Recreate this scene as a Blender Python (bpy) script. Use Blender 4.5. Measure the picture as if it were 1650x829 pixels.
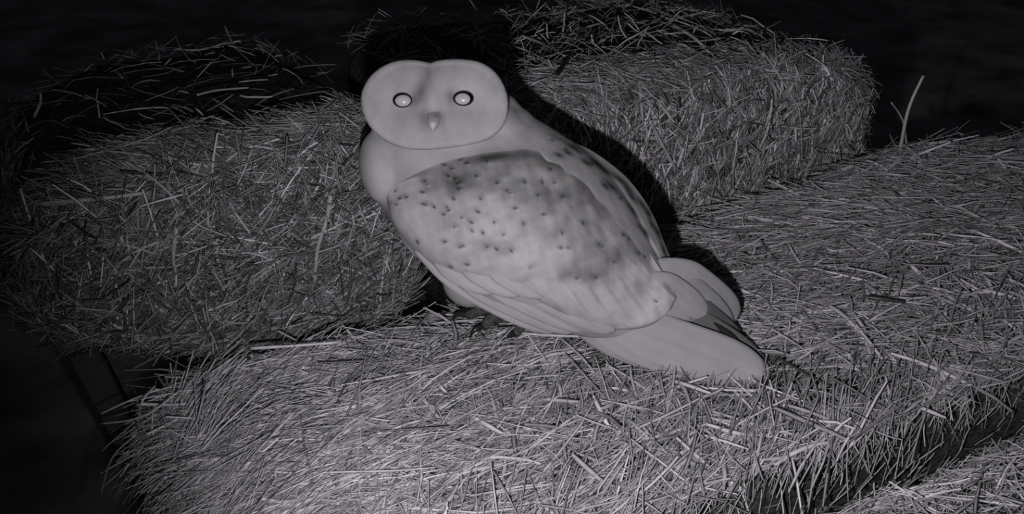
import bpy, bmesh, math, random
import numpy as np
from mathutils import Vector, Matrix
from mathutils.bvhtree import BVHTree

random.seed(7); rng = np.random.default_rng(11)
for o in list(bpy.data.objects): bpy.data.objects.remove(o)
SC = bpy.context.scene; COL = SC.collection

# ------------------------------------------------------------------ camera, world, light, exposure
PITCH = math.radians(30); FPX = 1585.0
CAM = np.array([0.0, 0.0, 0.82])                       # floor is z = 0
fwd = np.array([0, math.cos(PITCH), -math.sin(PITCH)])
upv = np.array([0, math.sin(PITCH), math.cos(PITCH)])
rgt = np.array([1.0, 0, 0])
cam = bpy.data.cameras.new('camera'); cam.sensor_width = 36; cam.lens = 36*FPX/1650
cam.clip_start = 0.01
co = bpy.data.objects.new('camera', cam); COL.objects.link(co)
co.location = CAM; co.rotation_euler = (math.pi/2-PITCH, 0, 0); SC.camera = co
SC.view_settings.view_transform = 'Standard'; SC.view_settings.look = 'None'
SC.view_settings.exposure = 0.0; SC.view_settings.gamma = 1.0
SC.view_settings.use_curve_mapping = False
w = bpy.data.worlds.new('night_fill'); SC.world = w; w.use_nodes = True
w.node_tree.nodes['Background'].inputs[0].default_value = (0.86, 0.80, 1.0, 1)
w.node_tree.nodes['Background'].inputs[1].default_value = 0.016  # dim ambient fill added to lift the blacks, no visible source
def look_rot(d): return Vector(d).to_track_quat('-Z', 'Y').to_euler()
def spot(loc, aim, energy, size, blend, rad):
    L = bpy.data.lights.new('infrared_lamp', 'SPOT'); L.energy = energy; L.spot_size = math.radians(size)
    L.spot_blend = blend; L.shadow_soft_size = rad; L.color = (1.0, 0.975, 1.0)
    o = bpy.data.objects.new('infrared_lamp', L); COL.objects.link(o)
    o.location = loc; o.rotation_euler = look_rot(Vector(aim)-Vector(loc)); return o
LIGHT = CAM + np.array([-0.022, 0.09, -0.105])
spot(LIGHT, (0.19, 0.75, 0.42), 9.9, 100, 0.85, 0.006)

# ------------------------------------------------------------------ helpers
def ray(px, py): return fwd + (px-825)/FPX*rgt + (414.5-py)/FPX*upv
REF = 0.74; S = REF/FPX
def W(px, py, z=0.0):                                  # z: image-pixel units towards the lens at 0.74 m
    return CAM + (REF - z*S)*ray(px, py)
def Wa(P):
    P = np.asarray(P, float)
    d = fwd[None] + ((P[:,0]-825)/FPX)[:,None]*rgt[None] + ((414.5-P[:,1])/FPX)[:,None]*upv[None]
    return CAM[None] + (REF - P[:,2]*S)[:,None]*d
YAW = math.radians(26.2)
ax = np.array([math.cos(YAW), math.sin(YAW), 0]); nx = np.array([-math.sin(YAW), math.cos(YAW), 0]); zz = np.array([0, 0, 1.0])
ZT = CAM[2]-0.453                                       # top of the long bale
def on_z(px, py, z):
    d = ray(px, py); return CAM + d*((z-CAM[2])/d[2])
def on_face(px, py, k):
    d = ray(px, py); return CAM + d*(k/(nx@d))
def tag(o, label=None, cat=None, group=None, kind=None):
    for k, v in (('label', label), ('category', cat), ('group', group), ('kind', kind)):
        if v: o[k] = v
    return o
def empty(name, loc):
    o = bpy.data.objects.new(name, None); COL.objects.link(o); o.location = loc; o.empty_display_size = .05
    return o
def mesh_obj(name, V, F, mat, parent=None, smooth=True, attrs=None, origin=None):
    org = np.array(parent.location if parent is not None and parent.parent is None else (0,0,0), float) if origin is None else np.array(origin, float)
    if parent is not None and parent.parent is not None:
        org = np.array(parent.parent.location, float)
    me = bpy.data.meshes.new(name); V = np.asarray(V, float)-org
    me.from_pydata(V.tolist(), [], F if isinstance(F, list) else F.tolist())
    if smooth: me.polygons.foreach_set('use_smooth', [True]*len(me.polygons))
    for k, a in (attrs or {}).items():
        at = me.attributes.new(k, 'FLOAT', 'POINT'); at.data.foreach_set('value', np.asarray(a, np.float32))
    me.update(); me.materials.append(mat)
    o = bpy.data.objects.new(name, me); COL.objects.link(o)
    if parent is not None: o.parent = parent
    elif origin is not None: o.location = origin
    return o

# ------------------------------------------------------------------ materials
def new_mat(name, rough=.8, spec=.2):
    m = bpy.data.materials.new(name); m.use_nodes = True; nt = m.node_tree
    b = nt.nodes['Principled BSDF']; b.inputs['Roughness'].default_value = rough
    b.inputs['Specular IOR Level'].default_value = spec
    return m, nt, b
def grey(v): return (v*.985, v*.955, v, 1)
def plain(name, v, rough=.8, spec=.2, nscale=0, amt=0, stretch=(1,1,1), bump=0):
    m, nt, b = new_mat(name, rough, spec); b.inputs['Base Color'].default_value = grey(v)
    if nscale:
        tc = nt.nodes.new('ShaderNodeTexCoord'); mp = nt.nodes.new('ShaderNodeMapping'); n = nt.nodes.new('ShaderNodeTexNoise')
        mp.inputs['Scale'].default_value = stretch; n.inputs['Scale'].default_value = nscale; n.inputs['Detail'].default_value = 5
        r = nt.nodes.new('ShaderNodeMapRange'); r.inputs[1].default_value = .3; r.inputs[2].default_value = .7
        r.inputs[3].default_value = v*(1-amt); r.inputs[4].default_value = v*(1+amt)
        c = nt.nodes.new('ShaderNodeCombineColor')
        L = nt.links.new
        L(tc.outputs['Object'], mp.inputs[0]); L(mp.outputs[0], n.inputs['Vector']); L(n.outputs[0], r.inputs[0])
        for i in range(3): L(r.outputs[0], c.inputs[i])
        L(c.outputs[0], b.inputs['Base Color'])
        if bump:
            bp = nt.nodes.new('ShaderNodeBump'); bp.inputs['Strength'].default_value = bump; bp.inputs['Distance'].default_value = .002
            L(n.outputs[0], bp.inputs['Height']); L(bp.outputs[0], b.inputs['Normal'])
    return m
def attr_mat(name, rough, spec, nscale=60, amt=.12, fine=0, bump=0):
    m, nt, b = new_mat(name, rough, spec); L = nt.links.new
    a = nt.nodes.new('ShaderNodeAttribute'); a.attribute_name = 'tone'
    tc = nt.nodes.new('ShaderNodeTexCoord'); n = nt.nodes.new('ShaderNodeTexNoise')
    n.inputs['Scale'].default_value = nscale; n.inputs['Detail'].default_value = 4
    L(tc.outputs['Object'], n.inputs['Vector'])
    r = nt.nodes.new('ShaderNodeMapRange'); r.inputs[1].default_value = .3; r.inputs[2].default_value = .7
    r.inputs[3].default_value = 1-amt; r.inputs[4].default_value = 1+amt; L(n.outputs[0], r.inputs[0])
    mu = nt.nodes.new('ShaderNodeMath'); mu.operation = 'MULTIPLY'; L(a.outputs['Fac'], mu.inputs[0]); L(r.outputs[0], mu.inputs[1])
    c = nt.nodes.new('ShaderNodeCombineColor')
    for i, k in enumerate((.985, .955, 1.0)):
        q = nt.nodes.new('ShaderNodeMath'); q.operation = 'MULTIPLY'; q.inputs[1].default_value = k
        L(mu.outputs[0], q.inputs[0]); L(q.outputs[0], c.inputs[i])
    L(c.outputs[0], b.inputs['Base Color'])
    if bump:
        n2 = nt.nodes.new('ShaderNodeTexNoise'); n2.inputs['Scale'].default_value = fine; n2.inputs['Detail'].default_value = 6
        L(tc.outputs['Object'], n2.inputs['Vector'])
        bp = nt.nodes.new('ShaderNodeBump'); bp.inputs['Strength'].default_value = bump; bp.inputs['Distance'].default_value = .0015
        L(n2.outputs[0], bp.inputs['Height']); L(bp.outputs[0], b.inputs['Normal'])
    return m
M_STRAW = attr_mat('straw', .42, .45, 90, .2)
M_CORE = plain('packed_straw_darkened', .06, .95, .05, 150, .8, (1, 1, 3), .6)  # near-black: darkness between and behind the strands is put into the colour
M_FLOOR = plain('dark_earth', .20, 1, 0, 8, .5)
M_WOOD = plain('dark_wood', .05, .9, .05, 30, .9, (1, 1, .1), .5)
M_FEATHER = attr_mat('plumage', .95, .04, 45, .07, 160, .18)
M_EYE = plain('eye_black', .006, .12, .5)
M_SHINE = plain('painted_eyeshine', .47, .25, .5)  # pale colour stands in for lamp light returned by the eye
M_BEAK = attr_mat('beak_horn', .45, .4, 60, .1)
M_FOOT = plain('scaly_foot', .07, .8, .2, 300, .6)
M_CLAW = plain('claw', .02, .3, .5)

# ------------------------------------------------------------------ floor
fl = mesh_obj('floor', [(-14,-14,0),(14,-14,0),(14,16,0),(-14,16,0)], [[0,1,2,3]], M_FLOOR, smooth=False)
tag(fl, 'dark bare floor in shadow below the bales', None, kind='structure')

# ------------------------------------------------------------------ straw bales
def fbm(P, f, seed):
    r = np.random.default_rng(seed); out = np.zeros(len(P)); a = 1.0
    for k in range(4):
        for _ in range(3):
            d = r.normal(size=3); d /= np.linalg.norm(d)
            out += a*np.sin((P@d)*f*2*math.pi + r.uniform(0, 6.28))
        f *= 1.9; a *= .55
    return out/3.0
class Bale:
    # rounded box: c centre, h half sizes along (ax, nx, z), rad corner radius; warp bends it
    def __init__(s, c, h, rad, seed, lump=.008, warp=None, yaw=YAW):
        s.c = np.array(c, float); s.h = np.array(h, float); s.rad = rad; s.seed = seed; s.lump = lump; s.warp = warp
        s.R = np.array([[math.cos(yaw), math.sin(yaw), 0], [-math.sin(yaw), math.cos(yaw), 0], [0, 0, 1.0]])
    def surf(s, P, off=0.0):                            # P points on the box, local
        inn = np.clip(P, -(s.h-s.rad), s.h-s.rad); d = P-inn
        n = d/np.maximum(np.linalg.norm(d, axis=1), 1e-9)[:,None]
        Q = inn + n*s.rad
        Q = Q + n*(fbm(Q, 7, s.seed)*s.lump + off)[:,None]
        if s.warp: Q = s.warp(Q)
        return Q@s.R + s.c, n@s.R
    def core(s, root):
        N = 26; V = []; F = []; idx = {}
        def vid(p):
            k = tuple(np.round(p, 6))
            if k not in idx: idx[k] = len(V); V.append(p)
            return idx[k]
        g = np.linspace(-1, 1, N)
        for axis in range(3):
            for sg in (-1, 1):
                for i in range(N-1):
                    for j in range(N-1):
                        q = []
                        for a, b in ((g[i],g[j]),(g[i+1],g[j]),(g[i+1],g[j+1]),(g[i],g[j+1])):
                            p = np.zeros(3); p[axis] = sg; p[(axis+1)%3] = a; p[(axis+2)%3] = b; q.append(vid(p*s.h))
                        F.append(q if sg > 0 else q[::-1])
        Q, _ = s.surf(np.array(V), np.full(len(V), -.007))
        mesh_obj('packed_core', Q, F, M_CORE, root)

def strands(C, D, Nn, L, Wd, bend, tone, segs=5, lat=None, taper=.55):
    """ribbons with a triangular section: C centre, D direction, Nn normal, L length, Wd width, bend along -Nn, lat sideways"""
    n = len(C); D = D/np.linalg.norm(D, axis=1)[:,None]
    Sd = np.cross(D, Nn); Sd /= np.maximum(np.linalg.norm(Sd, axis=1), 1e-6)[:,None]
    Nn = np.cross(Sd, D)
    if lat is None: lat = np.zeros(n)
    V = np.zeros((n, segs, 3, 3)); t = np.linspace(-.5, .5, segs)
    # small kink per strand
    kink = rng.normal(0, .012, (n, segs))
    for k, u in enumerate(t):
        P = C + D*(u*L)[:,None] - Nn*(bend*L*u*u)[:,None] + Sd*((lat*u*u+kink[:,k])*L)[:,None]
        wk = Wd*(1-taper*max(0, abs(u)*2-.45))
        V[:,k,0] = P + Sd*(wk*.5)[:,None]; V[:,k,1] = P + Nn*(wk*.38)[:,None]; V[:,k,2] = P - Sd*(wk*.5)[:,None]
    base = (np.arange(n)*segs*3)[:,None]
    F = []
    for k in range(segs-1):
        for j in range(3):
            a = k*3+j; b = k*3+(j+1)%3
            F.append(np.concatenate([base+a, base+b, base+b+3, base+a+3], 1))
    F = np.concatenate(F, 0)
    return V.reshape(-1, 3), F, np.repeat(tone, segs*3)
def quad_mesh(name, V, F, tone, mat, parent):
    me = bpy.data.meshes.new(name); V = V-np.array(parent.location)
    me.vertices.add(len(V)); me.vertices.foreach_set('co', V.astype(np.float32).ravel())
    me.loops.add(F.size); me.loops.foreach_set('vertex_index', F.astype(np.int32).ravel())
    me.polygons.add(len(F)); me.polygons.foreach_set('loop_start', np.arange(0, F.size, 4, dtype=np.int32))
    at = me.attributes.new('tone', 'FLOAT', 'POINT'); at.data.foreach_set('value', tone.astype(np.float32))
    me.update(calc_edges=True); me.validate(); me.materials.append(mat)
    o = bpy.data.objects.new(name, me); COL.objects.link(o); o.parent = parent
    return o
def face_points(b, face, n, lo=(-1,-1), hi=(1,1)):
    axis, sg = face; P = np.zeros((n, 3)); P[:,axis] = sg*b.h[axis]
    u, v = [(1,2),(0,2),(0,1)][axis]
    P[:,u] = rng.uniform(lo[0], hi[0], n)*b.h[u]; P[:,v] = rng.uniform(lo[1], hi[1], n)*b.h[v]
    return P
def cover(b, root, face, n, ang, spread, Lr, Wr, tone, tilt=.14, off=(-.006,.004), lo=(-1,-1), hi=(1,1), name='loose_straw', bend=.12, tvar=.45, keep=None):
    """ang: function(localpoints) -> angle of the strand within the face, 0 along the face's first axis"""
    P = face_points(b, face, n, lo, hi)
    Q, Nn = b.surf(P, rng.uniform(off[0], off[1], n))
    if keep is not None:
        k = keep(Q); P, Q, Nn = P[k], Q[k], Nn[k]; n = len(P)
    axis = face[0]; u, v = [(1,2),(0,2),(0,1)][axis]
    e = np.eye(3)@b.R if False else b.R
    eu, ev = b.R[u], b.R[v]
    a = ang(P/b.h) + rng.normal(0, 1, n)*spread
    D = np.cos(a)[:,None]*eu + np.sin(a)[:,None]*ev
    D = D - Nn*(D*Nn).sum(1)[:,None]
    D /= np.maximum(np.linalg.norm(D, axis=1), 1e-3)[:,None]
    D = D + Nn*rng.normal(0, tilt, n)[:,None]
    L = rng.uniform(0, 1, n)**1.6*(Lr[1]-Lr[0])+Lr[0]
    Wd = rng.uniform(0, 1, n)**2.2*(Wr[1]-Wr[0])+Wr[0]
    Nr = Nn + rng.normal(0, .45, (n, 3))
    tn = np.clip(tone*np.exp(rng.normal(0, tvar, n)), .03, .85)
    V, F, T = strands(Q, D, Nr, L, Wd, rng.normal(bend, .12, n), tn, 5, rng.normal(0, .12, n))
    o = quad_mesh(name, V, F, T, M_STRAW, root); o['kind'] = 'stuff'
    return o
def bale_root(b, label, group=None):
    r = empty('straw_bale', (b.c[0], b.c[1], b.c[2]-b.h[2])); tag(r, label, 'straw bale', group)
    b.core(r); return r
def C3(a, n, z): return ax*a + nx*n + zz*z             # bale-grid coordinates to world

# long bale under the owl (A)
aL = ax@on_z(240, 620, ZT) - .005; HA = .182
def warpA(Q):
    Q = Q.copy(); k = np.exp(-((Q[:,0]-.25)/.17)**2)*np.clip((Q[:,1]+.03)/.15, 0, 1)*np.clip((Q[:,2]+HA)/(2*HA), 0, 1)
    Q[:,2] += .024*k - .036*np.clip((Q[:,1]-.03)/.13, 0, 1)*np.clip((.08-Q[:,0])/.3, 0, 1)*np.clip((Q[:,2]+HA)/(2*HA), 0, 1); return Q
A = Bale(C3(aL+.52, .543, ZT-HA), (.52, .173, HA), .05, 3, .006, warpA)
rA = bale_root(A, 'long pale straw bale lying in front, with the owl perched on it')
def angA(q):
    t = np.clip((1-q[:,1])/2, 0, 1); l = np.clip((-q[:,0]+.1)/1.1, 0, 1)
    return -.42 + t*(.75+.55*l) + .25*np.sin(q[:,0]*9+q[:,1]*4)
cover(A, rA, (2,1), 13000, angA, .55, (.012,.055), (.0007,.0024), .30, .16, (-.010,-.002), lo=(-1,-1))
t0 = on_z(950, 556, ZT); t1 = on_z(1245, 600, ZT)
def off_tail(Q):                                        # the tail presses the loose straw flat
    d = t1-t0; u = np.clip(((Q-t0)@d)/(d@d), 0, 1); return np.linalg.norm((Q-t0-u[:,None]*d)[:,:2], axis=1) > .024
cover(A, rA, (2,1), 12500, angA, .42, (.03,.12), (.0007,.0026), .47, .11, (-.004,.004), tvar=.4, keep=off_tail)
cover(A, rA, (2,1), 2200, lambda q: rng.uniform(0,3.14,len(q)), .3, (.02,.07), (.001,.0050), .50, .22, (0,.004), keep=off_tail)
cover(A, rA, (0,-1), 6500, lambda q: q[:,0]*0-.3, .7, (.02,.10), (.0006,.0022), .5, .3, (-.006,.006), bend=.3)
cover(A, rA, (2,1), 1500, lambda q: 0*q[:,0]+.1, .5, (.06,.16), (.0007,.002), .55, .12, (0,.006), lo=(-1.02,-.6), hi=(-.72,1), bend=.35)
cover(A, rA, (1,1), 2200, lambda q: q[:,0]*0, .4, (.012,.035), (.0006,.002), .45, .2)
cover(A, rA, (1,-1), 2600, lambda q: q[:,0]*0+1.1, .6, (.015,.045), (.0006,.002), .45, .12)

# front right bale (E)
E = Bale(C3(ax@on_z(1240, 829, ZT)+.40, .163, ZT-.002-.18), (.45, .172, .18), .035, 5, .006)
rE = bale_root(E, 'pale straw bale whose corner fills the bottom right, nearest the camera')
cover(E, rE, (2,1), 9000, lambda q: q[:,0]*0, .6, (.015,.08), (.0006,.0024), .5, .14, (-.006,.003), lo=(-1,.0), hi=(1,1))
cover(E, rE, (1,1), 3000, lambda q: q[:,0]*0, .6, (.015,.04), (.0006,.002), .45, .2)
cover(E, rE, (0,-1), 2500, lambda q: q[:,0]*0+.5, .6, (.015,.08), (.0006,.002), .45, .2)

# left back bale (B): end face towards the camera, its left end rises and its top falls away behind
ZB = CAM[2]-.322
aB0 = ax@on_face(-10, 400, .74); aB1 = ax@on_face(690, 300, .74)
HB = .10
def warpB(Q):
    Q = Q.copy(); s = np.clip((.02-Q[:,0])/.27, 0, 1.3)
    low = np.clip((HB-Q[:,2])/(2*HB), 0, 1)
    Q[:,2] += low*s**1.3*.115
    Q[:,2] -= (1-low)*(s**2)*.085
    Q[:,2] -= np.clip(Q[:,1]+.20, 0, 1)*.15
    Q[:,1] += (1-low)*.02
    return Q
B = Bale(C3((aB0+aB1)/2, .735+.27, ZB-HB), ((aB1-aB0)/2, .27, HB), .055, 9, .008, warpB)
rB = bale_root(B, 'grey straw bale behind on the left, its chopped end facing the camera')
cover(B, rB, (1,-1), 10000, lambda q: q[:,0]*0+1.2, .75, (.008,.035), (.0008,.005), .18, .25, (-.008,.001), tvar=.7)
cover(B, rB, (1,-1), 5500, lambda q: q[:,0]*0+.3, .9, (.02,.08), (.0007,.0030), .22, .16, (-.002,.004), tvar=.7)
cover(B, rB, (2,1), 3000, lambda q: q[:,0]*0-.35, .5, (.015,.08), (.0006,.0028), .23, .10, (-.006,.001), lo=(-1,-1), hi=(1,-.74))
cover(B, rB, (2,1), 250, lambda q: q[:,0]*0-.35, .9, (.01,.06), (.0006,.003), .35, .4, (0,.012), lo=(-1,-.82), hi=(1,1))
cover(B, rB, (0,-1), 2500, lambda q: q[:,0]*0, .8, (.015,.06), (.0006,.0028), .25, .25)
cover(B, rB, (2,-1), 2500, lambda q: q[:,0]*0, .8, (.015,.06), (.0006,.0028), .22, .25, lo=(-1,-1), hi=(1,-.3))

# back right bale (Cc)
ZC = CAM[2]-.325
aC0 = ax@on_face(728, 200, .74); aC1 = ax@on_face(1405, 200, .74)
def warpC(Q):
    Q = Q.copy(); Q[:,2] -= np.clip(Q[:,1]+.10, 0, 1)*.10*np.clip((Q[:,2]+HC)/(2*HC), 0, 1)
    Q[:,2] -= np.clip(Q[:,0]-.12, 0, 1)*.25
    return Q
HC = .155
Cc = Bale(C3((aC0+aC1)/2+.012, .735+.20, ZC-HC), ((aC1-aC0)/2, .20, HC), .05, 14, .008, warpC)
rC = bale_root(Cc, 'straw bale behind on the right of the owl, upright chopped stems on its face')
cover(Cc, rC, (1,-1), 10500, lambda q: q[:,0]*0+1.5, .45, (.01,.05), (.0007,.0048), .36, .22, (-.007,.002), tvar=.7)
cover(Cc, rC, (1,-1), 3000, lambda q: q[:,0]*0+.6, .9, (.02,.07), (.0007,.0026), .33, .16, (0,.004), tvar=.7)
cover(Cc, rC, (2,1), 4500, lambda q: q[:,0]*0-.2, .8, (.012,.07), (.0006,.0028), .33, .2, (-.006,.003), lo=(-1,-1), hi=(1,-.6))
cover(Cc, rC, (2,1), 950, lambda q: q[:,0]*0-.2, .9, (.01,.06), (.0006,.003), .4, .5, (0,.01), lo=(-1,-.7), hi=(1,1))
cover(Cc, rC, (0,1), 2500, lambda q: q[:,0]*0, .8, (.015,.06), (.0006,.0028), .3, .25)

# ------------------------------------------------------------------ dark timbers carrying the left bale
def plank(name, p0, p1, wd, th, label, cat, mat=M_WOOD, side=None):
    p0 = np.array(p0); p1 = np.array(p1); d = p1-p0; L = np.linalg.norm(d); d /= L
    s = np.cross(d, side if side is not None else nx); s /= np.linalg.norm(s); t = np.cross(s, d)
    V = []; F = []; N = 14
    cs = [(-1,-.8),(-.85,-1),(.85,-1),(1,-.8),(1,.8),(.85,1),(-.85,1),(-1,.8)]
    for i in range(N):
        q = p0+d*L*i/(N-1)
        for a, b in cs:
            V.append(q+s*(a*wd/2*(1+random.uniform(-.02,.02)))+t*(b*th/2*(1+random.uniform(-.02,.02))))
    for i in range(N-1):
        for j in range(8):
            F.append([i*8+j, i*8+(j+1)%8, (i+1)*8+(j+1)%8, (i+1)*8+j])
    F.append(list(range(8))[::-1]); F.append([(N-1)*8+j for j in range(8)])
    o = mesh_obj(name, V, F, mat, smooth=False, origin=p0 if p0[2] < p1[2] else p1)
    return tag(o, label, cat)
q0 = on_face(112, 520, .80); q1 = on_face(206, 700, .80)
dd = (q1-q0)/np.linalg.norm(q1-q0)
plank('timber_prop', q0+dd*.025, q1+dd*((q1[2]-.02)/max(1e-3, -dd[2])), .026, .03, 'dark timber prop slanting down in the gap under the left bale', 'timber')
post = plank('timber_post', C3(aB1-.06, .93, 0.0), C3(aB1-.06, .93, ZB-2*HB-.07), .09, .09, 'dark timber post standing under the inner end of the left bale', None)
post['kind'] = 'structure'

# ------------------------------------------------------------------ the owl
foot_c = on_z(815, 508, ZT+.002)
owl = empty('barn_owl', foot_c)
tag(owl, 'pale barn owl with glowing eyes perched on the straw, head turned to the camera', 'owl')

def catmull(pts, n):
    pts = np.array(pts, float); m = len(pts); out = []
    for t in np.linspace(0, m-1, n):
        i = min(int(t), m-2); u = t-i
        p0 = pts[max(i-1,0)]; p1 = pts[i]; p2 = pts[i+1]; p3 = pts[min(i+2,m-1)]
        out.append(.5*((2*p1)+(-p0+p2)*u+(2*p0-5*p1+4*p2-p3)*u*u+(-p0+3*p1-3*p2+p3)*u**3))
    return np.array(out)
# loft sections: x, y, z, radius across, radius in depth
def loft(bm, secs, n=26, k=32):
    s = catmull(secs, n); P = s[:,:3]; rings = []
    for i in range(n):
        t = P[min(i+1,n-1)]-P[max(i-1,0)]; t /= np.linalg.norm(t)
        e1 = np.cross(t, (0,0,1.0)); e1 /= np.linalg.norm(e1); e2 = np.cross(e1, t)
        rings.append([bm.verts.new(P[i]+e1*s[i,3]*math.cos(a)+e2*s[i,4]*math.sin(a)) for a in np.linspace(0, 2*math.pi, k, endpoint=False)])
    for i in range(n-1):
        for j in range(k): bm.faces.new((rings[i][j], rings[i][(j+1)%k], rings[i+1][(j+1)%k], rings[i+1][j]))
    bm.faces.new(rings[0][::-1]); bm.faces.new(rings[-1])
def ellipsoid(bm, c, r, rot=0):
    m = Matrix.Translation(c) @ Matrix.Rotation(rot, 4, 'Z') @ Matrix.Diagonal((r[0], r[1], r[2], 1))
    bmesh.ops.create_uvsphere(bm, u_segments=40, v_segments=28, radius=1, matrix=m)
bm = bmesh.new()
# torso from the neck to the rump (y is flipped so the local space is right handed)
Y = lambda y: -y
loft(bm, [(690,Y(150),0,40,30),(706,Y(190),-4,122,70),(722,Y(238),-6,140,84),(760,Y(292),-4,146,98),(812,Y(334),-2,151,108),
          (868,Y(372),-10,149,104),(930,Y(418),-22,130,86),(990,Y(462),-34,98,60),(1050,Y(500),-44,62,36),(1105,Y(532),-50,30,16)])
ellipsoid(bm, (702,Y(170),16), (119,73,78))                      # head
ellipsoid(bm, (664,Y(152),18), (72,52,60)); ellipsoid(bm, (742,Y(150),18), (72,50,60))
ellipsoid(bm, (800,Y(205),4), (70,44,66), math.radians(-35))     # nape slope
ellipsoid(bm, (612,Y(270),10), (34,60,50), math.radians(8))      # breast bulge
ellipsoid(bm, (760,Y(445),-46), (48,52,52), math.radians(-20))   # thigh feathers
ellipsoid(bm, (776,Y(476),-72), (25,23,30))
ellipsoid(bm, (782,Y(470),-88), (30,27,34), math.radians(-10))
me = bpy.data.meshes.new('tmp'); bm.to_mesh(me); bm.free()
tmp = bpy.data.objects.new('tmp', me); COL.objects.link(tmp)
md = tmp.modifiers.new('r', 'REMESH'); md.mode = 'VOXEL'; md.voxel_size = 3.2
sm = tmp.modifiers.new('s', 'SMOOTH'); sm.factor = .6; sm.iterations = 22
dg = bpy.context.evaluated_depsgraph_get(); ev = bpy.data.meshes.new_from_object(tmp.evaluated_get(dg))
bv = np.array([v.co[:] for v in ev.vertices]); bf = [list(p.vertices) for p in ev.polygons]
bpy.data.objects.remove(tmp)
BVH = BVHTree.FromPolygons(bv.tolist(), bf)
def zb(x, y, fall=None):
    h = BVH.ray_cast(Vector((x, -y, 400)), Vector((0,0,-1)))
    if h[0] is not None: return h[0].z
    if fall is not None: return fall
    n = BVH.find_nearest(Vector((x, -y, 0)))[0]; return n.z - 1.1*math.hypot(n.x-x, n.y+y)
def noise2(x, y, s, seed=0):
    r = np.random.default_rng(seed); v = 0; a = 1
    for k in range(4):
        for _ in range(2):
            th = r.uniform(0, 6.28); v = v + a*np.sin((x*math.cos(th)+y*math.sin(th))/s*6.28 + r.uniform(0, 6.28))
        s *= .53; a *= .6
    return v/2.2
bx, by = bv[:,0], -bv[:,1]
def gau(x, y, cx, cy, rx, ry, a=0):
    c, s = math.cos(a), math.sin(a); u = (x-cx)*c+(y-cy)*s; v = -(x-cx)*s+(y-cy)*c
    return np.exp(-(u/rx)**2-(v/ry)**2)
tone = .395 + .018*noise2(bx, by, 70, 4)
tone = tone*(1-.3*gau(bx,by,812,246,80,10,-.06))  # shade in the gap between body and wing top, painted dark
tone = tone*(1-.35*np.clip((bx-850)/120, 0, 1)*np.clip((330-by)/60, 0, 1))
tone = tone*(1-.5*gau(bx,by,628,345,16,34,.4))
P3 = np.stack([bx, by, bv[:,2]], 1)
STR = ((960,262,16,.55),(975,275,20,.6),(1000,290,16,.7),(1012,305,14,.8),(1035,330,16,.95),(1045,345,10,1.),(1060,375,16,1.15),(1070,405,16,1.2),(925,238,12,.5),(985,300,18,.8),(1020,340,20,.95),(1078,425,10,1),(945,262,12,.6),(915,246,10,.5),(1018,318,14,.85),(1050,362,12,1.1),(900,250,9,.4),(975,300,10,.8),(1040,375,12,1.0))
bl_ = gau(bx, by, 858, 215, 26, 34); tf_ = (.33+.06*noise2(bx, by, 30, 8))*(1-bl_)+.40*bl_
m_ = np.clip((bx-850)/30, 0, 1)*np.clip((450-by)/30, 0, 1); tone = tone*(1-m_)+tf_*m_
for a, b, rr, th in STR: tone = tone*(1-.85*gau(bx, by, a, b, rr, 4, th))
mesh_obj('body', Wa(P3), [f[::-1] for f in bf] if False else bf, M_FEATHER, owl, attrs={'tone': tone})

def grid_part(name, P, nu, nv, tone, mat, parent, closed_u=False):
    F = []
    for i in range(nu-(0 if closed_u else 1)):
        for j in range(nv-1):
            a = i*nv+j; b = ((i+1)%nu)*nv+j; F.append([a, b, b+1, a+1])
    return mesh_obj(name, Wa(P), F, mat, parent, attrs={'tone': tone})

# wing covert shells: a patch between an upper and a lower line, draped on the body, with thickness
DOTS = [(741,258),(752,263),(716,266),(728,272),(723,284),(733,288),(741,294),(739,304),(736,296),(684,292),(688,297),(681,310),(682,329),(686,331),(731,321),
 (700,334),(720,334),(723,339),(715,346),(744,351),(732,366),(771,342),(760,359),(761,373),(778,376),(796,359),(811,379),(717,390),(746,397),(741,399),(785,398),
 (800,402),(824,405),(844,361),(830,336),(821,311),(817,307),(801,295),(768,284),(774,321),(785,260),(846,294),(874,294),(867,315),(876,346),(906,318),(893,295),
 (887,273),(918,273),(924,279),(942,305),(955,296),(966,314),(979,333),(953,264),(932,245),(912,255),(940,360),(906,376),(965,395),(971,398),(904,400),(916,400),
 (990,423),(1005,379),(1014,386),(1030,409),(1039,413),(929,449),(960,448),(855,432),(753,427),(727,431),(1057,486),(673,391),(625,308),(637,308),(644,320),(655,318),(639,330)]
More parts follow.
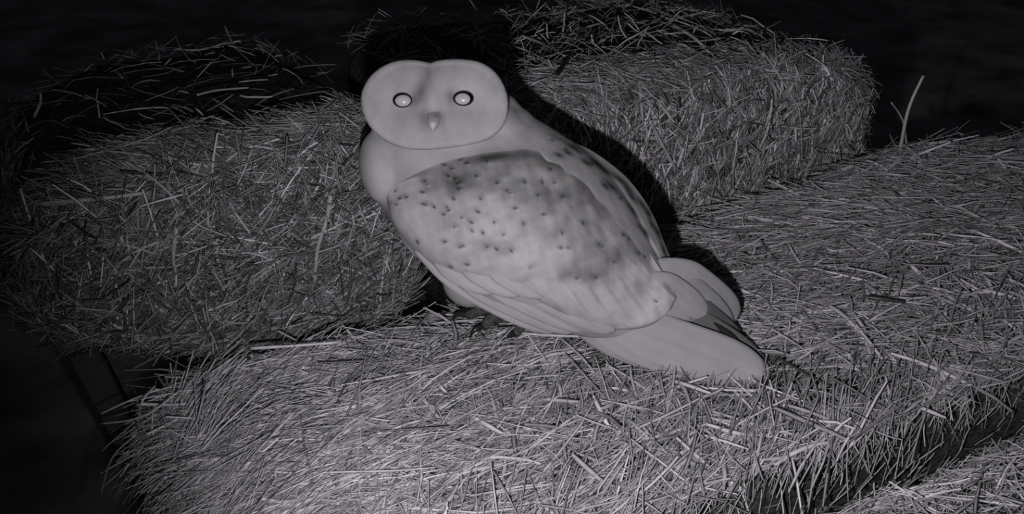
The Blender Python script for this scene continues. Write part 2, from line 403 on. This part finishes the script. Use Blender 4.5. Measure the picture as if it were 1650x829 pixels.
def wing_tone(x, y):
    dark = (gau(x,y,850,300,130,55,.35)*.8 + gau(x,y,735,300,45,38,.3)*.7 + gau(x,y,960,360,50,40,.5)*.35 + gau(x,y,975,415,60,30,.1)*.6
            + gau(x,y,945,445,42,16,0)*.6 + gau(x,y,790,395,50,14,.1)*.45 + gau(x,y,720,365,45,22,.5)*.3 + gau(x,y,690,300,20,26,.2)*.35
            + gau(x,y,862,340,40,30,.3)*.3)
    dark = dark + gau(x,y,940,285,70,26,.75)*.55 + gau(x,y,1015,365,45,20,.95)*.3
    light = gau(x,y,855,330,24,20)*.35 + gau(x,y,985,350,14,22)*.3 + gau(x,y,800,330,60,26,.3)*.15
    n = noise2(x, y, 60, 21); dark = np.clip(dark-light+.17*n, 0, 1)
    t = .50 - .34*dark
    t = t-.05*gau(x,y,650,300,40,30,-.4)
    t = t*(1-.84*gau(x,y,795,253,58,9,-.10))*(1-.55*gau(x,y,880,258,55,8,.35))*(1-.3*gau(x,y,733,293,18,20,0))  # dark upper line: shade of the gap above the wing painted in
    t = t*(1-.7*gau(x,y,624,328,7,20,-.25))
    # scattered small dark flecks with a pale lower edge
    for i, (a, b) in enumerate(DOTS):
        r = 1.5 + (i*37 % 10)*.11; k = .9
        an = (i*53 % 17)/17*1.6-.3; t = t*(1-k*gau(x,y,a,b,r*(1.2+(i*29%10)*.09),r*.9,an))*(1-.22*gau(x,y,a+3*math.cos(i),b-3,6,4,an)) + .10*gau(x,y,a+3.5,b+3.5,2.5,2.2)
        if i % 3 == 0: t = t*(1-.16*gau(x,y,a-3,b-1,9,6,.4))
    return np.clip(t, .03, .8)
def shell(name, top, bot, parent, thick, tonef, nu=190, nv=110, edge=3.0, zfun=None, ripple=None):
    T = catmull(top, nu); Bt = catmull(bot, nu); vs = np.linspace(0, 1, nv); P = []; X = []
    zf = zfun or zb
    for i in range(nu):
        u = i/(nu-1)
        for v in vs:
            x, y = T[i,:2]*(1-v)+Bt[i,:2]*v
            e = min(1, (1-v)*9, (1-u)*8); e = math.sqrt(max(0, 1-(1-e)**2)); q = min(1, v*5.5, u*6); e = min(e, q*q*(3-2*q))
            z = zf(x, y) + edge + (thick-edge)*e + (ripple(x, y) if ripple else 0)*e
            P.append((x, y, z))
    P = np.array(P); front = P.copy(); back = P.copy(); back[:,2] -= thick+10
    G = P[:,2].reshape(nu, nv)
    for _ in range(4):
        if _ > 1 and ripple: break
        H = G.copy(); H[1:-1] = (G[:-2]+G[1:-1]*2+G[2:])/4; G = H.copy(); H = G.copy(); H[:,1:-1] = (G[:,:-2]+G[:,1:-1]*2+G[:,2:])/4; G = H
    front[:,2] = G.ravel()
    n = nu*nv; F = []
    for i in range(nu-1):
        for j in range(nv-1):
            a = i*nv+j; F.append([a, a+1, a+nv+1, a+nv]); F.append([n+a, n+a+nv, n+a+nv+1, n+a+1])
    rim = [i*nv for i in range(nu)] + [(nu-1)*nv+j for j in range(1,nv)] + [i*nv+nv-1 for i in range(nu-2,-1,-1)] + [j for j in range(nv-2,0,-1)]
    for k in range(len(rim)):
        a, b = rim[k], rim[(k+1)%len(rim)]; F.append([a, b, n+b, n+a])
    t = tonef(P[:,0], P[:,1])
    o = mesh_obj(name, Wa(np.concatenate([front, back])), F, M_FEATHER, parent, attrs={'tone': np.concatenate([t, t])})
    return o
def covert_ripple(x, y):                                # soft scalloped rows of coverts
    u = (x*.80+y*.60); v = (-x*.60+y*.80)
    r = 0
    a = (u/52) % 1.0; k = math.floor(u/52); b = ((v+ (k%2)*17)/34) % 1.0 - .5
    wf = math.exp(-((x-925)/95)**2-((y-488)/34)**2)     # barbed ridges of the inner flight feathers
    q = ((x*.80-y*.60)+.0006*(x-900)**2)/27.0 % 1.0
    rid = (q/.8 if q < .8 else (1-q)/.2)*8.0
    return (1-wf)*2.8*math.cos((a+1.2*b*b)*2*math.pi)*min(1, max(0, (x-700)/80)) + wf*rid + .9*float(noise2(np.array(x), np.array(y), 45, 3))
near = shell('wing', [(628,303),(668,280),(705,263),(748,251),(800,242),(850,238),(900,250),(948,283),(992,335),(1030,383),(1060,428),(1082,462),(1090,480)],
      [(621,312),(630,350),(646,385),(668,412),(700,431),(740,443),(790,450),(835,466),(872,488),(915,512),(962,528),(1010,532),(1050,524),(1080,500)],
      owl, 12, wing_tone, zfun=lambda x, y: max(zb(x, y), -2), ripple=covert_ripple, edge=-.3)
def far_tone(x, y):
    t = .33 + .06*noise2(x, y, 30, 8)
    bl = gau(x, y, 858, 215, 26, 34); t = t*(1-bl)+.40*bl
    for a, b, r, th in STR:
        t = t*(1-.85*gau(x, y, a, b, r, 4, th))
    for a, b in ((932,245),(953,264),(912,240),(890,226),(1000,320),(1030,365)): t = t*(1-.7*gau(x,y,a,b,4,2.5,.4))
    return np.clip(t, .04, .8)
farw = shell('wing', [(858,205),(900,221),(950,241),(1000,277),(1031,312),(1053,348),(1068,385),(1082,418),(1098,438)],
      [(856,216),(880,262),(922,315),(962,362),(995,398),(1022,430),(1045,452),(1062,466),(1078,474)],
      owl, 4, far_tone, nu=120, nv=60, edge=.2)

def feather(parent, base, tip, w0, z0, z1, tone, name='flight_feather', bow=0.0, cup=4.0, thick=2.2, tipround=1.0, mat=None, barb=True, wmax=.62, edge_dark=0):
    nu, nv = 46, 17; b = np.array(base, float); t = np.array(tip, float); d = t-b; L = np.linalg.norm(d); d /= L; s = np.array([-d[1], d[0]])
    P = []; T = []
    for i in range(nu):
        u = i/(nu-1)
        # vane width: grows from the quill, round tip
        wd = w0*min(1, (.12+.88*math.sin(math.pi/2*min(1, u/.38))))*math.sqrt(max(0, 1-max(0, (u-wmax)/(1-wmax))**(2.2*tipround)))
        c = b + d*L*u + s*bow*math.sin(math.pi*u)
        for j in range(nv):
            v = j/(nv-1)*2-1; vv = v*wd/2
            z = z0+(z1-z0)*u + 8*math.sin(math.pi*u) - cup*v*v - (1.0 if abs(v) > .9 else 0) + .8*math.exp(-(v/.10)**2)*(1-u)
            p = c + s*vv; P.append((p[0], p[1], z))
            tt = tone*(1+.03*math.sin(v*40+u*9) - .10*math.exp(-(v/.06)**2)*.5)
            T.append(tt*(1-edge_dark*max(0, v)))
    P = np.array(P); Q = P.copy(); Q[:,2] -= thick; n = nu*nv; F = []
    for i in range(nu-1):
        for j in range(nv-1):
            a = i*nv+j; F.append([a, a+1, a+nv+1, a+nv]); F.append([n+a, n+a+nv, n+a+nv+1, n+a+1])
    rim = [i*nv for i in range(nu)] + [(nu-1)*nv+j for j in range(1,nv)] + [i*nv+nv-1 for i in range(nu-2,-1,-1)] + [j for j in range(nv-2,0,-1)]
    for k in range(len(rim)):
        a, c_ = rim[k], rim[(k+1)%len(rim)]; F.append([a, c_, n+c_, n+a])
    return mesh_obj(name, Wa(np.concatenate([P, Q])), F, mat or M_FEATHER, parent, attrs={'tone': T+T})

# tail and long primaries, lowest first
tail = feather(owl, (1040,500), (1252,599), 34, -60, -50, .10, 'tail', 4, 3)
feather(tail, (1060,480), (1236,592), 40, -56, -46, .14, 'tail_feather', -4, 3)
feather(tail, (1060,520), (1240,603), 54, -38, -26, .34, 'tail_feather', 3, 4)
feather(tail, (1120,490), (1226,603), 22, -60, -60, .04, 'tail_feather', -3, 3)  # near-black blade painted as the dark slot between feathers
feather(tail, (1150,520), (1214,592), 13, -40, -30, .03, 'tail_feather', -5, 2)  # thin near-black blade added to show another dark slot
feather(near, (905,515), (1160,608), 44, -34, -22, .33, bow=9, cup=4)
feather(near, (915,510), (1215,608), 58, -30, -14, .38, bow=12, cup=5)
feather(near, (940,500), (1234,604), 84, -24, -6, .405, bow=4, cup=8, tipround=1.2)
feather(farw, (1075,455), (1206,570), 40, -30, -88, .12, bow=-3, cup=4)
feather(farw, (1055,455), (1172,556), 52, -14, -84, .36, bow=-3, cup=5)
feather(farw, (1075,440), (1180,538), 50, -14, -92, .33, bow=-6, cup=6)
feather(farw, (1062,418), (1188,516), 58, 2, -104, .40, bow=-6, cup=7, tipround=1.6)
feather(farw, (1040,440), (1140,512), 46, 12, -50, .41, bow=-4, cup=6)
# secondaries of the near wing: outer (lowest) first, each laid over the last
SEC = [((668,405),(902,533),44,30,2),((700,420),(930,533),44,44,6),((742,428),(955,531),42,58,12),((786,430),(976,533),42,60,8),((812,442),(992,534),40,58,8)]
for i, (a, b, w_, z0, z1) in enumerate(SEC):
    feather(near, a, b, w_, z0, z1, .425-.03*(i % 2), bow=7-i*.8, cup=7, tipround=1.3)
# big greater coverts bridging shell and secondaries
for i, (a, b, w_) in enumerate([((690,408),(800,470),36),((730,412),(842,474),38),((772,414),(884,476),40),((815,414),(925,480),42)]):
    za = zb(*a, 60); feather(near, a, b, w_, za-2, max(26, zb(*b, 26))+9, .44, name='covert_feather', bow=5, cup=7)

# facial disc -------------------------------------------------------------
OUT = [(693,101),(706,97),(724,95),(745,95),(768,98),(786,106),(800,118),(811,135),(818,155),(819,176),(815,196),(804,212),(788,224),(768,231),(745,236),(720,239),(700,241),(680,242),
       (655,240),(632,233),(612,221),(597,206),(587,189),(582,171),(582,152),(588,136),(598,121),(614,108),(634,99),(655,96),(674,97)]
oc = catmull(OUT+[OUT[0]], 181)[:-1]; cx0, cy0 = 700.0, 168.0
nr = 60; P = []; T = []
def face_z(x, y, r):
    z = 92 + 26*(1-r*r)
    for ex, ey in ((648.5,161),(746,158.5)): z -= 7*math.exp(-((x-ex)/36)**2-((y-ey)/27)**2)
    z += 7*math.exp(-((x-694-(y-150)*.05)/15)**2)*math.exp(-((y-155)/42)**2)            # ridge between the eyes
    z += 1.5*math.exp(-((r-.94)/.05)**2)                                                # raised rim
    return z
for i in range(len(oc)):
    for j in range(nr+1):
        r = j/nr; x = cx0+(oc[i,0]-cx0)*r; y = cy0+(oc[i,1]-cy0)*r
        z = face_z(x, y, r); P.append((x, y, z if j < nr else z-14))
P = np.array(P); X, Yp = P[:,0], P[:,1]
t = .395 + .022*noise2(X, Yp, 45, 5) + .04*gau(X,Yp,640,215,50,18) + .03*gau(X,Yp,780,205,30,25)
t = t*(1-.50*gau(X,Yp,679,145,10,22,.35))*(1-.25*gau(X,Yp,690,118,6,14))*(1-.5*gau(X,Yp,666,162,11,12))*(1-.5*gau(X,Yp,727,156,9,13))*(1-.22*gau(X,Yp,700,184,46,9))
t = t*(1-.15*gau(X,Yp,692,205,45,24))*(1-.20*gau(X,Yp,800,140,9,16,-.4))*(1-.40*gau(X,Yp,686,193,9,13))*(1-.40*gau(X,Yp,710,193,8,13))*(1-.2*gau(X,Yp,760,195,30,20))*(1-.16*gau(X,Yp,640,205,30,22))
F = []; nv = nr+1; N = len(oc)
for i in range(N):
    for j in range(1, nr):
        a = i*nv+j; b = ((i+1)%N)*nv+j; F.append([a, a+1, b+1, b])
    F.append([i*nv, i*nv+1, ((i+1)%N)*nv+1])
disc = mesh_obj('facial_disc', Wa(P), F, M_FEATHER, owl, attrs={'tone': t})
# fringe of the disc: a thin pale ruff along the rim
ring = [];
for i in range(N):
    dx, dy = oc[i,0]-cx0, oc[i,1]-cy0; l = math.hypot(dx, dy); dx /= l; dy /= l
    for a in np.linspace(0, 2*math.pi, 8, endpoint=False):
        rr = 1.9+.3*math.sin(i*1.7)
        ring.append((oc[i,0]-dx*3.0+dx*rr*math.cos(a), oc[i,1]-dy*3.0+dy*rr*math.cos(a), 91+rr*math.sin(a)))
F = [[i*8+j, i*8+(j+1)%8, ((i+1)%N)*8+(j+1)%8, ((i+1)%N)*8+j] for i in range(N) for j in range(8)]
mesh_obj('ruff', Wa(ring), F, M_FEATHER, disc, attrs={'tone': [.48]*len(ring)})

def ellips_mesh(c, r, nu=28, nv=40, half=False):
    V = []; F = []
    for i in range(nu+1):
        th = math.pi*i/nu*(.5 if half else 1)
        for j in range(nv):
            ph = 2*math.pi*j/nv; V.append((c[0]+r[0]*math.sin(th)*math.cos(ph), c[1]+r[1]*math.sin(th)*math.sin(ph), c[2]+r[2]*math.cos(th)))
    for i in range(nu):
        for j in range(nv): F.append([i*nv+j, (i+1)*nv+j, (i+1)*nv+(j+1)%nv, i*nv+(j+1)%nv])
    return V, F
for ex, ey, rx, ry, dx, dy in ((648.5,161.5,16.2,12.6,.8,.8),(746.5,158.5,17.2,12.8,-.8,.9)):
    r0 = math.hypot((ex-cx0)/118, (ey-cy0)/72); z = face_z(ex, ey, .42)
    V, F = ellips_mesh((ex, ey, z+2), (rx, ry, 10)); e = mesh_obj('eye', Wa(V), F, M_EYE, owl)
    V, F = ellips_mesh((ex+dx*.6, ey+dy*.6, z+6.5), (13.2, 10.0, 6.5)); mesh_obj('pupil_eyeshine', Wa(V), F, M_SHINE, e)  # pale cap with the eyeshine painted into its colour
# beak: hooked, narrow
secs = [(699,172,-6,5,0),(699,183,3,10,4),(698.5,192,8,10.5,8),(698,200,10,9.5,9),(697.6,207,7,6,7),(697.4,212,1,2.2,3.5)]
sc = catmull(secs, 26); P = []; T = []; zf = face_z(698, 190, .3)
for s_ in sc:
    for a in np.linspace(0, 2*math.pi, 20, endpoint=False):
        x = s_[0]+s_[3]*math.cos(a); y = s_[1]; P.append((x, y, zf-2+s_[2]+max(.5, s_[4])*math.sin(a)))
        T.append(.34 + .28*float(gau(x, y, 697, 207, 4, 7)) - .2*float(gau(x, y, 703, 187, 3, 2.2)))
F = [[i*20+j, i*20+(j+1)%20, (i+1)*20+(j+1)%20, (i+1)*20+j] for i in range(25) for j in range(20)]
F.append(list(range(20))); F.append([25*20+j for j in range(20)][::-1])
mesh_obj('beak', Wa(P), F, M_BEAK, owl, attrs={'tone': T})

# legs and feet ------------------------------------------------------------
def tube(pts, rad, k=10, n=22):
    s = catmull([tuple(p)+(r,) for p, r in zip(pts, rad)], n); P = s[:,:3]; V = []; F = []
    for i in range(n):
        t = P[min(i+1,n-1)]-P[max(i-1,0)]; t /= np.linalg.norm(t)
        e1 = np.cross(t, (0.3,0.1,.9)); e1 /= np.linalg.norm(e1); e2 = np.cross(t, e1)
        for a in np.linspace(0, 2*math.pi, k, endpoint=False): V.append(P[i]+(e1*math.cos(a)+e2*math.sin(a))*max(1e-4, s[i,3]))
    for i in range(n-1):
        for j in range(k): F.append([i*k+j, i*k+(j+1)%k, (i+1)*k+(j+1)%k, (i+1)*k+j])
    F.append(list(range(k))[::-1]); F.append([(n-1)*k+j for j in range(k)])
    return V, F
for (hx, hy, hz, fx, fy) in ((800,462,-70,818,507),(868,470,-60,868,518)):
    f = on_z(fx, fy, ZT+.013); top = W(hx, hy, hz); mid = (top+f)/2 + np.array([-.006,0,.004])
    V, F = tube([top, mid, f], [.013, .009, .006]); 
    leg = mesh_obj('leg', V, F, M_FEATHER, owl, attrs={'tone': [.42]*len(V)})
    V, F = ellips_mesh((0,0,0), (1,1,1), 12, 16); V = np.array(V)*np.array([.010,.010,.007])+f
    foot = mesh_obj('foot', V, F, M_FOOT, owl)
    for tx, ty in ((-64,2),(-38,20),(30,14),(6,-16)):
        g = on_z(fx+tx, fy+ty, ZT+.009); m = f*.5+g*.5+np.array([0,0,.006])
        V, F = tube([f, m, g], [.0065,.0052,.0040], 9, 14); mesh_obj('toe', V, F, M_FOOT, foot)
        dirn = (g-f)/np.linalg.norm(g-f)
        V, F = tube([g-dirn*.002, g+dirn*.009+np.array([0,0,.002]), g+dirn*.014+np.array([0,0,-.005])], [.0034,.0022,.0004], 8, 10)
        mesh_obj('talon', V, F, M_CLAW, foot)

# ------------------------------------------------------------------ single stalks that stand out
def stalk(pts, wd, tone, label, flat=.4, name='straw_stalk', rad_end=.7, cat='straw stalk', group=None):
    pts = [np.array(p) for p in pts]; n = 12; s = catmull(pts, n); V = []; F = []; L = len(s)
    for i in range(n):
        t = s[min(i+1,n-1)]-s[max(i-1,0)]; t /= np.linalg.norm(t)
        e1 = np.cross(t, fwd); e1 /= np.linalg.norm(e1); e2 = np.cross(t, e1); k = wd*.40*(1-(1-rad_end)*i/(n-1))
        for a in np.linspace(0, 2*math.pi, 8, endpoint=False): V.append(s[i]+e1*math.cos(a)*k+e2*math.sin(a)*k*flat)
    for i in range(n-1):
        for j in range(8): F.append([i*8+j, i*8+(j+1)%8, (i+1)*8+(j+1)%8, (i+1)*8+j])
    F.append(list(range(8))[::-1]); F.append([(n-1)*8+j for j in range(8)])
    org = min(pts, key=lambda p: p[2])
    o = mesh_obj(name, V, F, M_STRAW, attrs={'tone': [tone]*len(V)}, origin=org)
    return tag(o, label, cat, group)
cv, cf = [], []
for o in bpy.data.objects:
    if o.name.startswith('packed_core'):
        b0 = len(cv); off = o.parent.location
        cv += [tuple(v.co+off) for v in o.data.vertices]; cf += [[i+b0 for i in p.vertices] for p in o.data.polygons]
CORES = BVHTree.FromPolygons(cv, cf)
def hit(x, y, h=.014):
    d = Vector(ray(x, y)).normalized(); q = CORES.ray_cast(Vector(CAM), d)
    if q[0] is None: return None
    n = q[1] if q[1].dot(d) < 0 else -q[1]
    return np.array(q[0] + n*h)
def stand(*pp, h=.009):                                  # first point on the bale, the others upright above it
    x, y = pp[0]
    while hit(x, y, h) is None: y += 4
    b = hit(x, y, h); k = nx@b; return [b]+[on_face(x, y, k) for x, y in pp[1:]]
def fB(x, y, k=None):
    q = hit(x, y); return q if q is not None else on_face(x, y, .742)
def tA(x, y, h=.006):
    q = hit(x, y, .0125+min(h, .012)*.15) if h > 0 else None
    return q if q is not None else on_z(x, y, ZT+h)
stalk([fB(277,362),fB(274,400),fB(277,440),fB(275,462)], .0042, .42, 'flat pale stalk hanging straight down the face of the left bale', .3)
stalk([fB(303,372),fB(312,400),fB(314,428)], .0022, .40, 'short curved stalk just right of the flat hanging stalk on the left bale', .4)
stalk([fB(524,310),fB(520,345),fB(510,390),fB(502,452)], .0050, .40, 'broad pale stalk hanging down the left bale nearest the owl', .3)
stalk([fB(498,376),fB(548,352),fB(603,322)], .0028, .50, 'thin stalk slanting up towards the breast of the owl')
stalk([fB(80,342,.742),fB(160,330,.742),fB(242,315,.742)], .0050, .42, 'long wide pale stalk lying along the upper edge of the left bale', .35)
stalk([fB(208,278,.74),fB(250,300,.742),fB(288,324,.742)], .0036, .34, 'wide stalk slanting down right across the upper edge of the left bale', .35)
stalk([fB(335,428),fB(346,450),fB(362,482)], .0030, .32, 'blade of straw slanting low on the left bale above the gap')
stalk([fB(200,520,.742),fB(240,545,.742)], .0026, .36, 'short stalk at the lower left corner of the left bale')
stalk([tA(404,562,.012),tA(470,558,.014),tA(548,552,.012)], .0032, .62, 'bright straight stalk lying level on the long bale left of the feet')
stalk([tA(228,652,.0),tA(320,672,.012),tA(420,660,.012),tA(500,650,.01)], .0030, .58, 'long bent stalk lying across the left end of the long bale')
stalk([tA(250,622,.02),tA(228,650,.018),tA(222,690,-.02)], .0020, .55, 'thin stalk bending down over the left end of the long bale')
stalk([tA(218,702,.0),tA(180,740,-.03),tA(162,802,-.08)], .0020, .50, 'long drooping stalk hanging furthest left off the long bale')
stalk([tA(255,628,.01),tA(200,650,.0),tA(162,668,-.01)], .0018, .58, 'thin stalk poking out left from the end of the long bale')
stalk([tA(290,630,.01),tA(230,672,.0),tA(160,684,-.015)], .0018, .50, 'very thin straight stalk poking out left below the bent one')
stalk([tA(405,575,.014),tA(430,600,.014),tA(452,650,.012)], .0034, .55, 'stalk crossing the level straws near the left end of the long bale')
stalk(stand((1450,236),(1464,176),(1488,122)), .0050, .50, 'tall broken stalk standing up at the back of the long bale, top right', .4)
stalk(stand((1462,236),(1455,195),(1436,165)), .0030, .42, 'shorter stalk leaning left beside the tall standing one, top right')
stalk([fB(1038,190),fB(1056,228),fB(1076,266)], .0040, .42, 'broad stalk slanting down the face of the right back bale', .35)
stalk([fB(1272,170),fB(1274,205),fB(1280,252)], .0026, .45, 'upright thin pale stalk near the right end of the right back bale')
def zc(x, y, h=0):
    q = hit(x, y, .013+h); return q if q is not None else on_z(x, y, ZC-.03+h)
stalk(stand((958,84),(956,70),(953,56)), .0032, .55, 'short upright pale stub on top of the right back bale')
stalk(stand((905,70),(908,45),(910,20)), .0032, .42, 'tapered stalk standing up on the right back bale above the nape')
stalk(stand((884,74),(882,56),(881,38)), .0026, .48, 'thin stalk standing just left of the tapered one above the nape')
stalk(stand((925,68),(921,55),(919,42)), .0026, .45, 'short stalk standing just right of the tapered one above the nape')
stalk([zc(1076,56),zc(1105,40,.006),zc(1134,22,.012)], .0022, .55, 'thin pale stalk rising to the upper right at the top of the right back bale')
stalk([zc(1082,58),zc(1110,78,-.0),zc(1134,102,.0)], .0050, .50, 'broad stalk slanting down right on top of the right back bale', .35)
stalk([zc(1152,72,.004),zc(1200,73,.004),zc(1250,76,.002)], .0022, .50, 'long thin level stalk on the top right of the right back bale')
stalk([zc(840,78,.002),zc(875,92,.002),zc(912,110,.0)], .0040, .48, 'pale stalk slanting down right on the right back bale beside the shadow')
stalk([fB(898,138,.72),fB(910,122,.72),fB(922,106,.72)], .0065, .02, 'short dark twig leaning on the right back bale', name='dark_twig', cat='twig')
stalk([tA(1398,504,.012),tA(1420,507,.013),tA(1448,508,.012)], .0052, .03, 'short dark twig lying on the long bale right of the tail', name='dark_twig', cat='twig')
stalk([tA(1248,600,.014),tA(1300,630,.014),tA(1366,664,.010)], .0026, .05, 'long dark twig running down right from the tip of the tail', name='dark_twig', cat='twig')
stalk([tA(790,522,.010),tA(900,545,.012),tA(1000,572,.008)], .0024, .20, 'long grey stalk running under the wing and tail edge')
def zbk(x, y, h=0):
    q = hit(x, y, .013+h*.5); return q if q is not None else on_z(x, y, ZB-.05+h)
stalk([zbk(280,79,.0),zbk(325,80,.004),zbk(371,82,.0)], .0034, .45, 'long level stalk lit in the dark behind the left bale')
stalk(stand((380,88),(372,64),(362,42)), .0028, .25, 'dim stalk standing in the dark behind the left bale')
stalk(stand((65,200),(65,166),(65,150)), .0040, .60, 'short bright upright stub alone in the dark on the far left')
stalk([zbk(190,131,.0),zbk(196,137,.0),zbk(204,145,.0)], .0044, .40, 'small slanting chip of straw in the dark left background')
stalk([zbk(316,178,.004),zbk(350,170,.006),zbk(405,164,.004)], .0030, .40, 'thin pale stalk lying on the dim top of the left bale')
